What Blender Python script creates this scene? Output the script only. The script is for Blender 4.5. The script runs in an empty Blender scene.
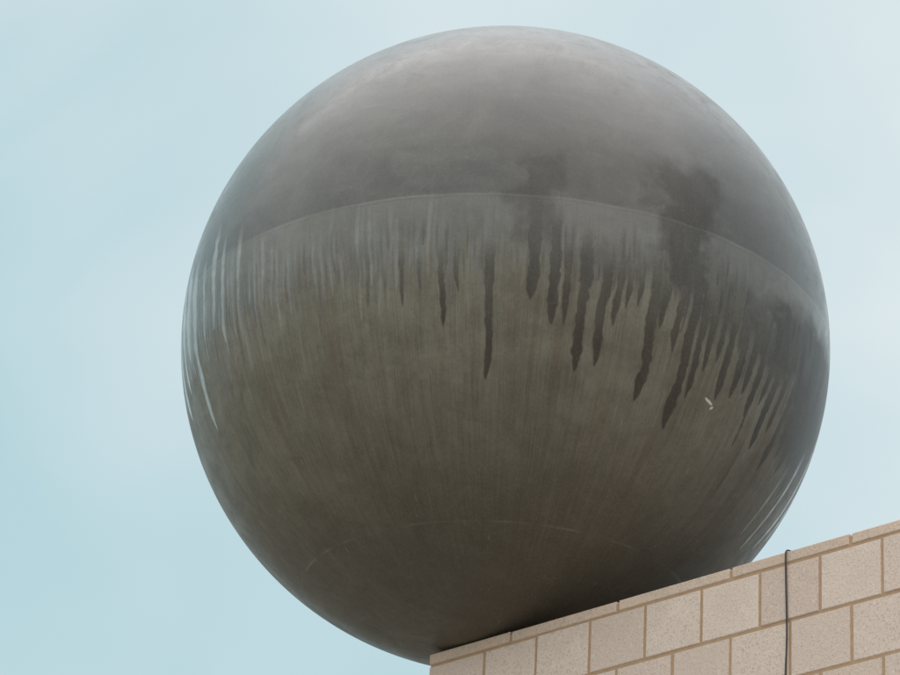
import bpy, bmesh, math, random
import numpy as np
from mathutils import Vector, Matrix

random.seed(7); rng=np.random.default_rng(11)
scn=bpy.context.scene
scn.view_settings.view_transform='Standard'; scn.view_settings.look='None'
scn.view_settings.exposure=0; scn.view_settings.gamma=1
col=scn.collection

def link(o,parent=None):
    col.objects.link(o)
    if parent: o.parent=parent
    return o
def empty(name,loc=(0,0,0),rz=0):
    e=bpy.data.objects.new(name,None); e.location=loc; e.rotation_euler=(0,0,rz); e.empty_display_size=.3
    return link(e)
def mesh_obj(name,v,f,mat=None,parent=None,smooth=False):
    me=bpy.data.meshes.new(name); me.from_pydata([tuple(a) for a in v],[],f); me.update()
    if mat: me.materials.append(mat)
    if smooth: me.polygons.foreach_set('use_smooth',[True]*len(me.polygons))
    return link(bpy.data.objects.new(name,me),parent)
def box(name,a,b,mat,parent=None,bev=0.0):
    bm=bmesh.new(); bmesh.ops.create_cube(bm,size=1)
    for v in bm.verts:
        v.co=Vector([a[i]+(b[i]-a[i])*(v.co[i]+.5) for i in range(3)])
    if bev: bmesh.ops.bevel(bm,geom=bm.edges[:],offset=bev,segments=2,affect='EDGES')
    me=bpy.data.meshes.new(name); bm.to_mesh(me); bm.free(); me.materials.append(mat)
    return link(bpy.data.objects.new(name,me),parent)

# ---------- node helpers
class NT:
    def __init__(s,nt): s.nt=nt; s.n=nt.nodes; s.l=nt.links
    def new(s,t,**k):
        n=s.n.new(t)
        for a,b in k.items(): setattr(n,a,b)
        return n
    def set(s,sock,v):
        if hasattr(v,'is_output') or isinstance(v,bpy.types.NodeSocket): s.l.new(v,sock)
        elif v is not None: sock.default_value=v
    def math(s,op,a,b=None,c=None,clamp=False):
        n=s.new('ShaderNodeMath',operation=op,use_clamp=clamp)
        s.set(n.inputs[0],a); s.set(n.inputs[1],b); s.set(n.inputs[2],c); return n.outputs[0]
    def mix(s,f,a,b,blend='MIX'):
        n=s.new('ShaderNodeMix',data_type='RGBA',blend_type=blend)
        s.set(n.inputs[0],f); s.set(n.inputs[6],a); s.set(n.inputs[7],b); return n.outputs[2]
    def noise(s,vec,scale,detail=4,rough=.55,dist=0):
        n=s.new('ShaderNodeTexNoise'); s.set(n.inputs['Vector'],vec)
        n.inputs['Scale'].default_value=scale; n.inputs['Detail'].default_value=detail
        n.inputs['Roughness'].default_value=rough; n.inputs['Distortion'].default_value=dist
        return n.outputs[0]
    def mapr(s,v,a,b,c=0,d=1,smooth=False):
        n=s.new('ShaderNodeMapRange'); n.interpolation_type='SMOOTHSTEP' if smooth else 'LINEAR'
        s.set(n.inputs[0],v)
        for i,x in enumerate((a,b,c,d)): s.set(n.inputs[i+1],x)
        return n.outputs[0]
    def attr(s,name,out=2):
        n=s.new('ShaderNodeAttribute'); n.attribute_name=name; return n.outputs[out]
    def vmul(s,v,sc):
        n=s.new('ShaderNodeVectorMath',operation='MULTIPLY'); s.set(n.inputs[0],v); n.inputs[1].default_value=sc; return n.outputs[0]
def material(name):
    m=bpy.data.materials.new(name); m.use_nodes=True
    t=NT(m.node_tree); b=m.node_tree.nodes['Principled BSDF']
    return m,t,b
def bump(t,b,h,strength=.3,dist=.01,normal=None):
    n=t.new('ShaderNodeBump'); n.inputs['Strength'].default_value=strength; n.inputs['Distance'].default_value=dist
    t.set(n.inputs['Height'],h)
    if normal is not None: t.set(n.inputs['Normal'],normal)
    t.set(b.inputs['Normal'],n.outputs[0]); return n.outputs[0]
def rgb(r,g,b_): return (r,g,b_,1)

# ======================================================================= SPHERE
R=1.6
CEN=Vector((.2754,14.3443,8.6028))
ZT=7.0028

def vnoise(x,y,seed):
    """smooth 2-d value noise, arrays"""
    r=np.random.default_rng(seed); G=r.random((256,256))
    xi=np.floor(x).astype(int); yi=np.floor(y).astype(int); fx=x-xi; fy=y-yi
    fx=fx*fx*(3-2*fx); fy=fy*fy*(3-2*fy)
    g=lambda i,j:G[i%256,j%256]
    return (g(xi,yi)*(1-fx)+g(xi+1,yi)*fx)*(1-fy)+(g(xi,yi+1)*(1-fx)+g(xi+1,yi+1)*fx)*fy
def sst(a,b,x):
    t=np.clip((x-a)/(b-a),0,1); return t*t*(3-2*t)

lonv=np.concatenate([np.arange(-105,105,.16),np.arange(105,255,1.0)])
latv=np.concatenate([[-90],np.arange(-89.8,-60,.3),np.arange(-60,22,.16),np.arange(22,89.9,.6),[90]])
nl,nm=len(lonv),len(latv)
LON,LAT=np.meshgrid(lonv,latv)          # rows = lat
lo=np.radians(LON); la=np.radians(LAT)

# weathering: runs of rain water down the meridians (lon, top lat, tip lat, width, strength) degrees
drips=[(-25.3,-11,-18,.8,.6),(-19.2,-10.5,-18.6,1.1,.9),(-16.1,-11.5,-16.4,.9,.6),(-12.3,-11,-22.3,1.4,.95),(-9.5,-11,-16.7,1.1,.8),
(-4.2,-11,-30.9,1.8,1),(2.8,6,-17.7,2.9,.85),(6.4,-4,-21.4,2.3,.95),(8.6,-8,-21.3,1.5,.9),(11.6,-8,-28.5,2.3,1),(15.2,-10,-27.1,2.2,.95),
(17.6,-10,-20.3,1.6,.9),(19.4,-11,-17.1,1.4,.9),(21.5,-10.5,-16.3,1.4,.85),(24.5,-10,-31.3,2.5,1),(26.2,-11,-18.9,1.6,.9),
(32.2,-7,-34.4,2.5,1),(34.6,-10,-28.4,1.9,.9),(29.3,-9,-22,1.8,.85),(36.8,-13,-23.3,1.8,.9),(41.5,-13,-26.9,2.0,.95),(39.2,-11,-21,1.6,.85),
(44.9,-13,-25.6,2.1,.95),(47.5,-11,-24,1.9,.9),(50.2,-12,-27,1.9,.95),(55.5,-12,-31,2.3,1),(53,-11,-24,1.8,.9),(58.5,-12,-27,2.0,.9),
(62,-14,-32.7,2.4,1),(65.5,-12,-29,2.2,.95),(68.5,-12,-31,2.4,1),(72,-12,-29,2.3,.95),(76,-10,-33,2.5,1),(81,-10,-30,2.4,.95),(87,-10,-34,2.6,.9),(93,-8,-30,3,.9),
(53.1,-30,-40.5,.9,.5),(49,-29,-35,.6,.3)]
wet=np.zeros_like(LON)
wob=(vnoise(LON*.13+3,LAT*.16,1)-.5)*.9+(vnoise(LON*.5+3,LAT*.7,2)-.5)*.16
for (l0,t0,t1,w,a) in drips:
    m=(np.abs(LON-l0)<w*2.5+2)
    if not m.any(): continue
    X=LON[m]-l0+wob[m]; Y=LAT[m]
    s=np.clip((Y-t1)/(t0-t1),0,1.0)                      # 0 at tip ..1 at top
    prof=w*.5*(.70+.12*np.exp(-((s-.12)/.1)**2)+.22*s)*(.78+.44*vnoise(Y*0+l0*3,Y*.8,9))
    prof=prof*np.clip((Y-t1)/3.2,0,1)**.62
    asym=prof*(1+.3*(vnoise(Y*0+l0*7,Y*1.6,10)-.5)*np.sign(X))
    d=sst(asym+.11,asym*.9-.08,np.abs(X))
    d*=sst(t0+4.5,t0-2.5,Y)*a*(.75+.25*sst(.9,.1,s))*(prof>0)
    wet[m]=np.maximum(wet[m],d)
# extra fine random runs along the edge of the wet zone
def edge(lon):   # latitude at which the wet film of the upper half ends
    return -10.5+1.6*(vnoise(lon*.35,lon*0,21)-.5)*2-3.0*sst(33,60,lon)
r2=np.random.default_rng(5)
for l0 in np.arange(-104,104,.6):
    l0=l0+r2.uniform(-.4,.4); ln=r2.gamma(1.4,2.2); w=r2.uniform(.2,.7); a=r2.uniform(.05,.42)
    if l0>5: a*=1.5
    if l0>30: a*=1.3; ln*=1.4
    if l0<-50: ln*=1.7
    e=float(edge(np.array([l0]))[0])+r2.uniform(-1,4); t1=e-ln
    m=(np.abs(LON-l0)<2)&(LAT<e+5)&(LAT>t1-1)
    X=LON[m]-l0+wob[m]*.8; Y=LAT[m]
    prof=w*.5*np.clip((Y-t1)/1.6,0,1)**.6
    d=sst(prof+.12,prof*.6,np.abs(X))*sst(e+4,e,Y)*min(a,.8)*(prof>0)
    wet[m]=np.maximum(wet[m],d)
# soaked patches
def patch(l0,l1,b0,b1,soft,a,seed):
    n1=(vnoise(LON*.28,LAT*.28,seed)-.5)*5+(vnoise(LON*.9,LAT*.9,seed+1)-.5)*2+(vnoise(LON*2.6,LAT*2.6,seed+2)-.5)*.8
    return a*sst(l0-soft,l0+soft,LON+n1)*sst(l1+soft,l1-soft,LON+n1)*sst(b0-soft,b0+soft,LAT+n1*.6)*sst(b1+soft,b1-soft,LAT+n1*.6)
for pt in [(0,6.5,-9,8,2.0,.58,31),(24,34.5,-12,11.5,2.2,.8,41),(22.5,27,2,12,1.5,.45,46),(33,48,-16,-6,2.5,.5,51),(50,96,-17.5,-4.5,2.6,.95,61),(44,60,-18,-8,2.2,.8,65),(9,24,-12,-8,1.6,.4,71),(62,99,-28,-10,3,.95,75)]:
    wet=np.maximum(wet,patch(*pt))
wet=np.clip(wet*(.88+.24*vnoise(LON*1.1,LAT*.25,13)),0,1)

# rain-washed film of the upper hemisphere, ragged lower edge, finger-like
comb=(vnoise(LON*1.1,LAT*.04,81)-.5)*7+(vnoise(LON*3.3,LAT*.05,82)-.5)*6
film=sst(-6.0,4.5,LAT-edge(LON)+comb)
# pale runs: wet sheen painted into colour plus mild mineral deposits, mostly left flank
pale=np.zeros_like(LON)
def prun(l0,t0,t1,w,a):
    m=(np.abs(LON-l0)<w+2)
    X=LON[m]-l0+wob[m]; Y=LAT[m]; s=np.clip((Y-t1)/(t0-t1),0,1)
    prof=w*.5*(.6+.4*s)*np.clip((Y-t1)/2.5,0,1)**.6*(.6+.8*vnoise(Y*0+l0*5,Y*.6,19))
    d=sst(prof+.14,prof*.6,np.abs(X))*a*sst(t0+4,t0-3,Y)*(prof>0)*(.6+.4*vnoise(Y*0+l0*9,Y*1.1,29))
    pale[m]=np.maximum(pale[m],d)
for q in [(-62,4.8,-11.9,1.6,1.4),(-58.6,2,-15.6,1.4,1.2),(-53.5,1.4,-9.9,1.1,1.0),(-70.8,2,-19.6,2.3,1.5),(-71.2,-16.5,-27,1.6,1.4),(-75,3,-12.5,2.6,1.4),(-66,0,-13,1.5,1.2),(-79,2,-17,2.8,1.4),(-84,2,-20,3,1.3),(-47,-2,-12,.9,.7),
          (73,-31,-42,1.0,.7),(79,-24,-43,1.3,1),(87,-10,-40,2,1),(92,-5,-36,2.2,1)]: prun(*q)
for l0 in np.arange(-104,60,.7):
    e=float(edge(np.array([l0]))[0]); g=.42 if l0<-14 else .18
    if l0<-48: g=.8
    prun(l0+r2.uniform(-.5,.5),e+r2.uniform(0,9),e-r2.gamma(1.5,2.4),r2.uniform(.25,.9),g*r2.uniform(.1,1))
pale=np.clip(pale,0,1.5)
# two welded seams (equator, -55)
sl_=LAT-.2*(vnoise(LON*.3,LON*0,3)-.5)
seam=np.exp(-((sl_)/.15)**2)*(.2+.8*vnoise(LON*.25,LON*0,91))
seam=np.maximum(seam,np.exp(-((LAT+55)/.2)**2)*.8*vnoise(LON*.2,LON*0,92)**1.2)
groove=np.exp(-((sl_+.38)/.16)**2)*(.3+.7*vnoise(LON*.4,LON*0,95))
# bird lime / scrape marks
lime=np.zeros_like(LON)
def blob(l0,b0,wl,wb,a,ang=0):
    X=(LON-l0)*np.cos(np.radians(b0)); Y=LAT-b0; c,s=math.cos(ang),math.sin(ang)
    q=((X*c+Y*s)/wl)**2+((-X*s+Y*c)/wb)**2
    return a*sst(1.4,.6,q+(vnoise(LON*3,LAT*3,99)-.5)*.6)
lime=np.maximum(lime,blob(40.2,-27.4,1.1,.22,1,-.35)); lime=np.maximum(lime,blob(41.3,-28.2,.4,.2,.9,.8))
for k in range(120):
    l0=r2.uniform(-100,100); b0=-r2.uniform(16,80)
    m=(np.abs(LON-l0)<4)&(np.abs(LAT-b0)<3)
    X=(LON[m]-l0)*np.cos(np.radians(b0)); Y=LAT[m]-b0; wl=r2.uniform(.06,.13); wb=r2.uniform(.12,.6)
    lime[m]=np.maximum(lime[m],r2.uniform(.04,.14)*sst(1.5,.4,(X/wl)**2+(Y/wb)**2))

co=np.stack([R*np.cos(la)*np.sin(lo),-R*np.cos(la)*np.cos(lo),R*np.sin(la)],-1).reshape(-1,3)
i=np.arange(nm-1)[:,None]*nl; j=np.arange(nl)[None,:]; j2=(j+1)%nl
quads=np.stack([i+j,i+j2,i+nl+j2,i+nl+j],-1).reshape(-1,4)
me=bpy.data.meshes.new('sphere_shell')
me.vertices.add(len(co)); me.vertices.foreach_set('co',co.ravel().astype(np.float32))
me.loops.add(quads.size); me.loops.foreach_set('vertex_index',quads.ravel().astype(np.int32))
me.polygons.add(len(quads)); me.polygons.foreach_set('loop_start',(np.arange(len(quads))*4).astype(np.int32))
me.polygons.foreach_set('loop_total',np.full(len(quads),4,np.int32))
me.polygons.foreach_set('use_smooth',np.ones(len(quads),bool))
me.update(calc_edges=True)
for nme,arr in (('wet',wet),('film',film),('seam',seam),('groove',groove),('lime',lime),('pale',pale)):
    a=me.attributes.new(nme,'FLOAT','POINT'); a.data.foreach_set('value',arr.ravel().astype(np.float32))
a=me.attributes.new('geo','FLOAT_VECTOR','POINT')
a.data.foreach_set('vector',np.stack([LON,LAT,LON*0],-1).ravel().astype(np.float32))
sph=link(bpy.data.objects.new('giant_sphere_sculpture',me)); sph.location=CEN

m,t,b=material('weathered_sphere')
geo=t.attr('geo',1); wetA=t.attr('wet'); filmA=t.attr('film'); seamA=t.attr('seam'); limeA=t.attr('lime'); paleA=t.attr('pale'); grA=t.attr('groove')
obj=t.new('ShaderNodeTexCoord').outputs['Object']
st1=t.noise(t.vmul(geo,(.9,.045,1)),1,4,.7)            # meridian streaks
st2=t.noise(t.vmul(geo,(.35,.02,1)),1,2,.6)
st3=t.noise(t.vmul(geo,(4.5,.11,1)),1,3,.7)
br_=t.noise(t.vmul(obj,(2.6,2.6,9)),1,5,.7,.7)         # trowel / brushing smears round the upper half
cl=t.noise(obj,2.1,4,.65,.6); cf=t.noise(obj,7,5,.78,.6); gr=t.noise(obj,85,2,.75)
dry=t.mix(t.mapr(cl,.36,.64),rgb(.112,.098,.072),rgb(.196,.178,.139))
dry=t.mix(t.mapr(st1,.38,.66,0,.5),dry,rgb(.232,.211,.167))
dry=t.mix(t.mapr(st2,.5,.70,0,.5),dry,rgb(.13,.090,.054))
dry=t.mix(t.mapr(cf,.45,.64,0,.5),dry,rgb(.092,.078,.056))
up=t.mix(t.mapr(cf,.36,.64),rgb(.034,.029,.025),rgb(.096,.086,.077))
up=t.mix(t.mapr(br_,.42,.62,0,.6),up,rgb(.104,.095,.086))
up=t.mix(t.mapr(cl,.42,.62,0,.78),up,rgb(.034,.028,.022))
sep=t.new('ShaderNodeSeparateXYZ'); t.set(sep.inputs[0],geo); LATs=sep.outputs[1]
below=t.mapr(LATs,.4,-.4)                                # paler band under the equator seam
up=t.mix(t.math('MULTIPLY',below,t.mapr(cf,.35,.65,.58,.25)),up,rgb(.195,.182,.158))
base=t.mix(filmA,dry,up)
base=t.mix(t.mapr(st3,.42,.66,0,.36),base,rgb(.055,.045,.034))
nadir=t.mapr(LATs,-18,-72,0,.82,True)  # underside and contact shade painted into the colour, deepening towards the bottom
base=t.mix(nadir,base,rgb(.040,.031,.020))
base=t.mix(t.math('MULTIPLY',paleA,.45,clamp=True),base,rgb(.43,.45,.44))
base=t.mix(t.math('MULTIPLY',wetA,.92),base,rgb(.026,.018,.011))
base=t.mix(t.math('MULTIPLY',grA,.35),base,rgb(.04,.033,.026))
base=t.mix(t.math('MULTIPLY',seamA,.42),base,rgb(.30,.29,.27))
base=t.mix(t.mapr(gr,.5,.72,0,.13),base,rgb(.24,.22,.19))
base=t.mix(t.mapr(gr,.5,.3,0,.16),base,rgb(.04,.035,.03))
base=t.mix(limeA,base,rgb(.6,.59,.55))
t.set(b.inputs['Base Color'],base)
rg=t.mix(filmA,t.mapr(cf,.3,.7,.5,.66),t.mapr(cf,.3,.7,.36,.54))
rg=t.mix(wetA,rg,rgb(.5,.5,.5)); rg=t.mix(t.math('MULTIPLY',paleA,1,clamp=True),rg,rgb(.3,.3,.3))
t.set(b.inputs['Roughness'],rg)
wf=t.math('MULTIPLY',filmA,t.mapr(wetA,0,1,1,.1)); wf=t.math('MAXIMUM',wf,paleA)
t.set(b.inputs['Coat Weight'],t.mapr(wf,0,1,.2,.82))      # thin water film
t.set(b.inputs['Coat Roughness'],t.mapr(cf,.35,.65,.16,.34)); b.inputs['Coat IOR'].default_value=1.46
hh=t.math('ADD',gr,t.math('MULTIPLY',seamA,4.))
bump(t,b,hh,.10,.0015)
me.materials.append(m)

# ======================================================================= BLOCK BUILDING
A=Vector((-.0146,14.4107,0)); RZ=math.atan2(-.7020,.7122)
bld=empty('stone_block_building',A,RZ)
L,HH,CAP,S0=.3266,.2664,.055,.3564; J=.015
LEN,DEP=16.0,11.0

def stone_mat(name,c1,c2,c3):
    m,t,b=material(name)
    g=t.new('ShaderNodeNewGeometry'); isl=g.outputs['Random Per Island']
    ob=t.new('ShaderNodeTexCoord').outputs['Object']
    off=t.new('ShaderNodeVectorMath',operation='ADD'); t.set(off.inputs[0],ob)
    cmb=t.new('ShaderNodeCombineXYZ'); t.set(cmb.inputs[0],t.math('MULTIPLY',isl,37.)); t.set(cmb.inputs[1],t.math('MULTIPLY',isl,91.)); t.set(off.inputs[1],cmb.outputs[0])
    v=off.outputs[0]
    n1=t.noise(v,6,5,.65); n2=t.noise(v,110,2,.8); n3=t.noise(v,45,3,.7)
    c=t.mix(isl,c1,c2)
    c=t.mix(t.mapr(n1,.38,.66,0,.6),c,c3)
    c=t.mix(t.mapr(n2,.52,.66,0,.55),c,rgb(.33,.23,.185))
    c=t.mix(t.mapr(n3,.56,.7,0,.45),c,rgb(.76,.67,.61))
    t.set(b.inputs['Base Color'],c); b.inputs['Roughness'].default_value=.85
    b.inputs['Specular IOR Level'].default_value=.3
    bump(t,b,t.math('ADD',t.math('MULTIPLY',n2,.6),n3),.6,.005)
    return m
M_st=stone_mat('stone_block',rgb(.60,.465,.395),rgb(.74,.605,.525),rgb(.63,.505,.44))
M_cp=stone_mat('coping_stone',rgb(.60,.445,.36),rgb(.68,.52,.42),rgb(.57,.45,.37))
m,t,b=material('mortar'); ob=t.new('ShaderNodeTexCoord').outputs['Object']
t.set(b.inputs['Base Color'],t.mix(t.noise(ob,30,4,.7),rgb(.34,.205,.12),rgb(.52,.36,.235))); b.inputs['Roughness'].default_value=.95
M_mo=m

def blocks(name,rects,T,mat,mapf):
    """rects: (u0,u1,z0,z1) face outward; mapf(u,depth,z)->local coords; depth + = into wall"""
    V=[];F=[];c=.0035
    for (u0,u1,z0,z1) in rects:
        if u1-u0<.02: continue
        j=[random.uniform(-.0016,.0016) for _ in range(5)]
        u0+=j[0];u1+=j[1];z0+=j[2];z1+=j[3];d=j[4]; k=len(V)
        for (cc,dd) in ((c,d),(0,d+c),(0,T)):
            for (uu,zz) in ((u0+cc,z0+cc),(u1-cc,z0+cc),(u1-cc,z1-cc),(u0+cc,z1-cc)):
                V.append(mapf(uu,dd,zz))
        F.append((k,k+1,k+2,k+3))
        for r in (0,4):
            for q in range(4):
                q2=(q+1)%4; F.append((k+r+q,k+r+4+q,k+r+4+q2,k+r+q2))
    o=mesh_obj(name,V,F,mat,bld)
    bm=bmesh.new(); bm.from_mesh(o.data); bmesh.ops.recalc_face_normals(bm,faces=bm.faces); 
    bm.to_mesh(o.data); bm.free(); return o
def courses(length,start0,u_start):
    out=[]; z=ZT-CAP; row=0
    while z>0.0:
        z1=z-J/2; z0=max(z-HH+J/2,.0)
        off=start0 if row%2==0 else start0-L/2
        us=[u_start]+[x for x in np.arange(off,length,L) if x>u_start+.03]+[length]
        for a_,b_ in zip(us[:-1],us[1:]):
            out.append((a_+(J/2 if a_!=u_start else 0),b_-(J/2 if b_!=length else 0),z0,z1))
        z-=HH; row+=1
    return out
TH=.10
blocks('front_wall_blocks',courses(LEN,S0,0.0),TH,M_st,lambda u,d,z:(u,d,z))
blocks('side_wall_blocks',courses(DEP,S0+TH,TH+J),TH,M_st,lambda u,d,z:(d,u,z))
blocks('far_side_wall_blocks',courses(DEP,S0+TH,TH+J),TH,M_st,lambda u,d,z:(LEN-d,u,z))
# coping course, flush with the wall face
cr=[]; us=[0.0]+list(np.arange(S0+.5*L-.0,LEN,2*L))+[LEN]
for a_,b_ in zip(us[:-1],us[1:]): cr.append((a_+(J/2 if a_>0 else 0),b_-(J/2 if b_<LEN else 0),ZT-CAP+J/2-.002,ZT-.001))
blocks('front_coping',cr,.40,M_cp,lambda u,d,z:(u,d-.001,z))
cs=[(a_,b_-J,ZT-CAP+J/2-.002,ZT-.001) for a_,b_ in zip(np.arange(.40+J,DEP-.7,.66),np.arange(.40+J+.66,DEP,.66))]
blocks('side_coping',cs,.40,M_cp,lambda u,d,z:(d-.001,u,z))
# mortar core & roof slab
box('mortar_core',(.005,.005,0),(LEN-.005,DEP,ZT-.012),M_mo,bld)
m,t,b=material('roof_membrane'); ob=t.new('ShaderNodeTexCoord').outputs['Object']
t.set(b.inputs['Base Color'],t.mix(t.noise(ob,3,6,.6),rgb(.16,.155,.15),rgb(.27,.26,.25))); b.inputs['Roughness'].default_value=.9
box('roof_deck',(.42,.42,ZT-.011),(LEN-.1,DEP-.1,ZT-.005),m,bld)

# ------- cable running over the coping and down the wall
m,t,b=material('black_cable'); b.inputs['Base Color'].default_value=rgb(.045,.037,.035); b.inputs['Roughness'].default_value=.6
cb=empty('electrical_cable',A,RZ)
cu=bpy.data.curves.new('cable','CURVE'); cu.dimensions='3D'; cu.bevel_depth=.0040; cu.bevel_resolution=3
pts=[(2.20,.75,ZT+.004),(2.16,.40,ZT+.006),(2.143,.12,ZT+.008),(2.139,.02,ZT+.012),(2.139,-.010,ZT+.003),(2.138,-.009,ZT-.04)]
z=ZT-.11
while z>.6:
    pts.append((2.139+random.uniform(-.008,.008),-.007+random.uniform(-.002,.001),z)); z-=random.uniform(.06,.14)
s=cu.splines.new('NURBS'); s.points.add(len(pts)-1)
for p_,q in zip(s.points,pts): p_.co=(*q,1)
s.use_endpoint_u=True; s.order_u=3
cu.materials.append(m); link(bpy.data.objects.new('cable',cu),cb)
for k,zz in enumerate(np.arange(ZT-.66,.6,-.8)):
    box('clip_%d'%(k+1),(2.124,-.016,zz-.008),(2.154,-.0005,zz+.008),m,cb,.002)

# ======================================================================= GROUND
def sheet(name,x0,x1,y0,y1,z,mat,nx=2,ny=2):
    return mesh_obj(name,[(x0,y0,z),(x1,y0,z),(x1,y1,z),(x0,y1,z)],[(0,1,2,3)],mat)
m,t,b=material('paving_concrete'); ob=t.new('ShaderNodeTexCoord').outputs['Object']
br=t.new('ShaderNodeTexBrick'); t.set(br.inputs[0],ob); br.inputs['Scale'].default_value=1; br.offset=.5
br.inputs['Color1'].default_value=rgb(.36,.33,.28); br.inputs['Color2'].default_value=rgb(.31,.285,.24); br.inputs['Mortar'].default_value=rgb(.15,.14,.13)
br.inputs['Brick Width'].default_value=1.2; br.inputs['Row Height'].default_value=.6; br.inputs['Mortar Size'].default_value=.008
t.set(b.inputs['Base Color'],t.mix(t.mapr(t.noise(ob,1.5,6,.6),.3,.7,0,.4),br.outputs[0],rgb(.25,.23,.20))); b.inputs['Roughness'].default_value=.85
pav=box('plaza_pavement',(-30,-20,-.05),(30,45,-.004),m)
m,t,b=material('ground_dirt_grass'); ob=t.new('ShaderNodeTexCoord').outputs['Object']
t.set(b.inputs['Base Color'],t.mix(t.mapr(t.noise(ob,.05,8,.6),.4,.6),rgb(.09,.11,.05),rgb(.2,.17,.12))); b.inputs['Roughness'].default_value=.95
sheet('ground',-3000,3000,-3000,3000,-.054,m)

# ======================================================================= SKY + SUN
SUN_EL,SUN_AZ=math.radians(47),math.radians(205)   # azimuth clockwise from +Y : behind the camera, a little left
w=bpy.data.worlds.new('World'); scn.world=w; w.use_nodes=True
t=NT(w.node_tree); bg=w.node_tree.nodes['Background']; outw=w.node_tree.nodes['World Output']
sky=t.new('ShaderNodeTexSky'); sky.sky_type='NISHITA'; sky.sun_disc=False; sky.sun_elevation=SUN_EL; sky.sun_rotation=SUN_AZ
t.set(bg.inputs[0],sky.outputs[0]); bg.inputs[1].default_value=.08
d=t.new('ShaderNodeTexCoord').outputs['Generated']
sp=t.new('ShaderNodeSeparateXYZ'); t.set(sp.inputs[0],d)
n1=t.noise(d,2.6,4,.5,.4); n2=t.noise(d,7,3,.5,.6)
nn=t.math('ADD',t.math('MULTIPLY',n1,.6),t.math('MULTIPLY',n2,.4))
x=t.mapr(sp.outputs[0],-.14,.14,-.30,.34)
zz=t.mapr(sp.outputs[2],.28,.6,-.12,.2)
fac=t.math('ADD',t.math('ADD',t.mapr(nn,.35,.65,0,1),x),zz,clamp=True)
cloud=t.mix(fac,rgb(.51,.72,.768),rgb(.80,.885,.91))
cloud=t.mix(t.mapr(sp.outputs[2],.60,1,0,1,True),cloud,rgb(1.8,1.85,1.9))   # overcast sky is brightest overhead
bg2=t.new('ShaderNodeBackground'); t.set(bg2.inputs[0],cloud); bg2.inputs[1].default_value=1.0
mx=t.new('ShaderNodeMixShader'); mx.inputs[0].default_value=.9
t.l.new(bg.outputs[0],mx.inputs[1]); t.l.new(bg2.outputs[0],mx.inputs[2]); t.l.new(mx.outputs[0],outw.inputs[0])

sl=bpy.data.lights.new('sun','SUN'); sl.energy=1.5; sl.angle=math.radians(130); sl.color=(1,.91,.81)
so=link(bpy.data.objects.new('sun',sl)); so.location=(-5,-5,30)
sd=Vector((math.sin(SUN_AZ)*math.cos(SUN_EL),math.cos(SUN_AZ)*math.cos(SUN_EL),math.sin(SUN_EL)))
so.rotation_euler=sd.to_track_quat('Z','Y').to_euler()

# ======================================================================= CAMERA
cd=bpy.data.cameras.new('camera'); cam=link(bpy.data.objects.new('camera',cd)); scn.camera=cam
cd.sensor_width=36; cd.lens=36*3221.6/900; cd.clip_end=8000; cd.clip_start=.1
p=math.radians(26.191); r=math.radians(3.051)
F=Vector((0,math.cos(p),math.sin(p))); U=Vector((0,-math.sin(p),math.cos(p))); X=Vector((1,0,0))
X2=math.cos(r)*X+math.sin(r)*U; U2=-math.sin(r)*X+math.cos(r)*U
M=Matrix((X2,U2,-F)).transposed().to_4x4(); M.translation=Vector((0,0,1.6)); cam.matrix_world=M
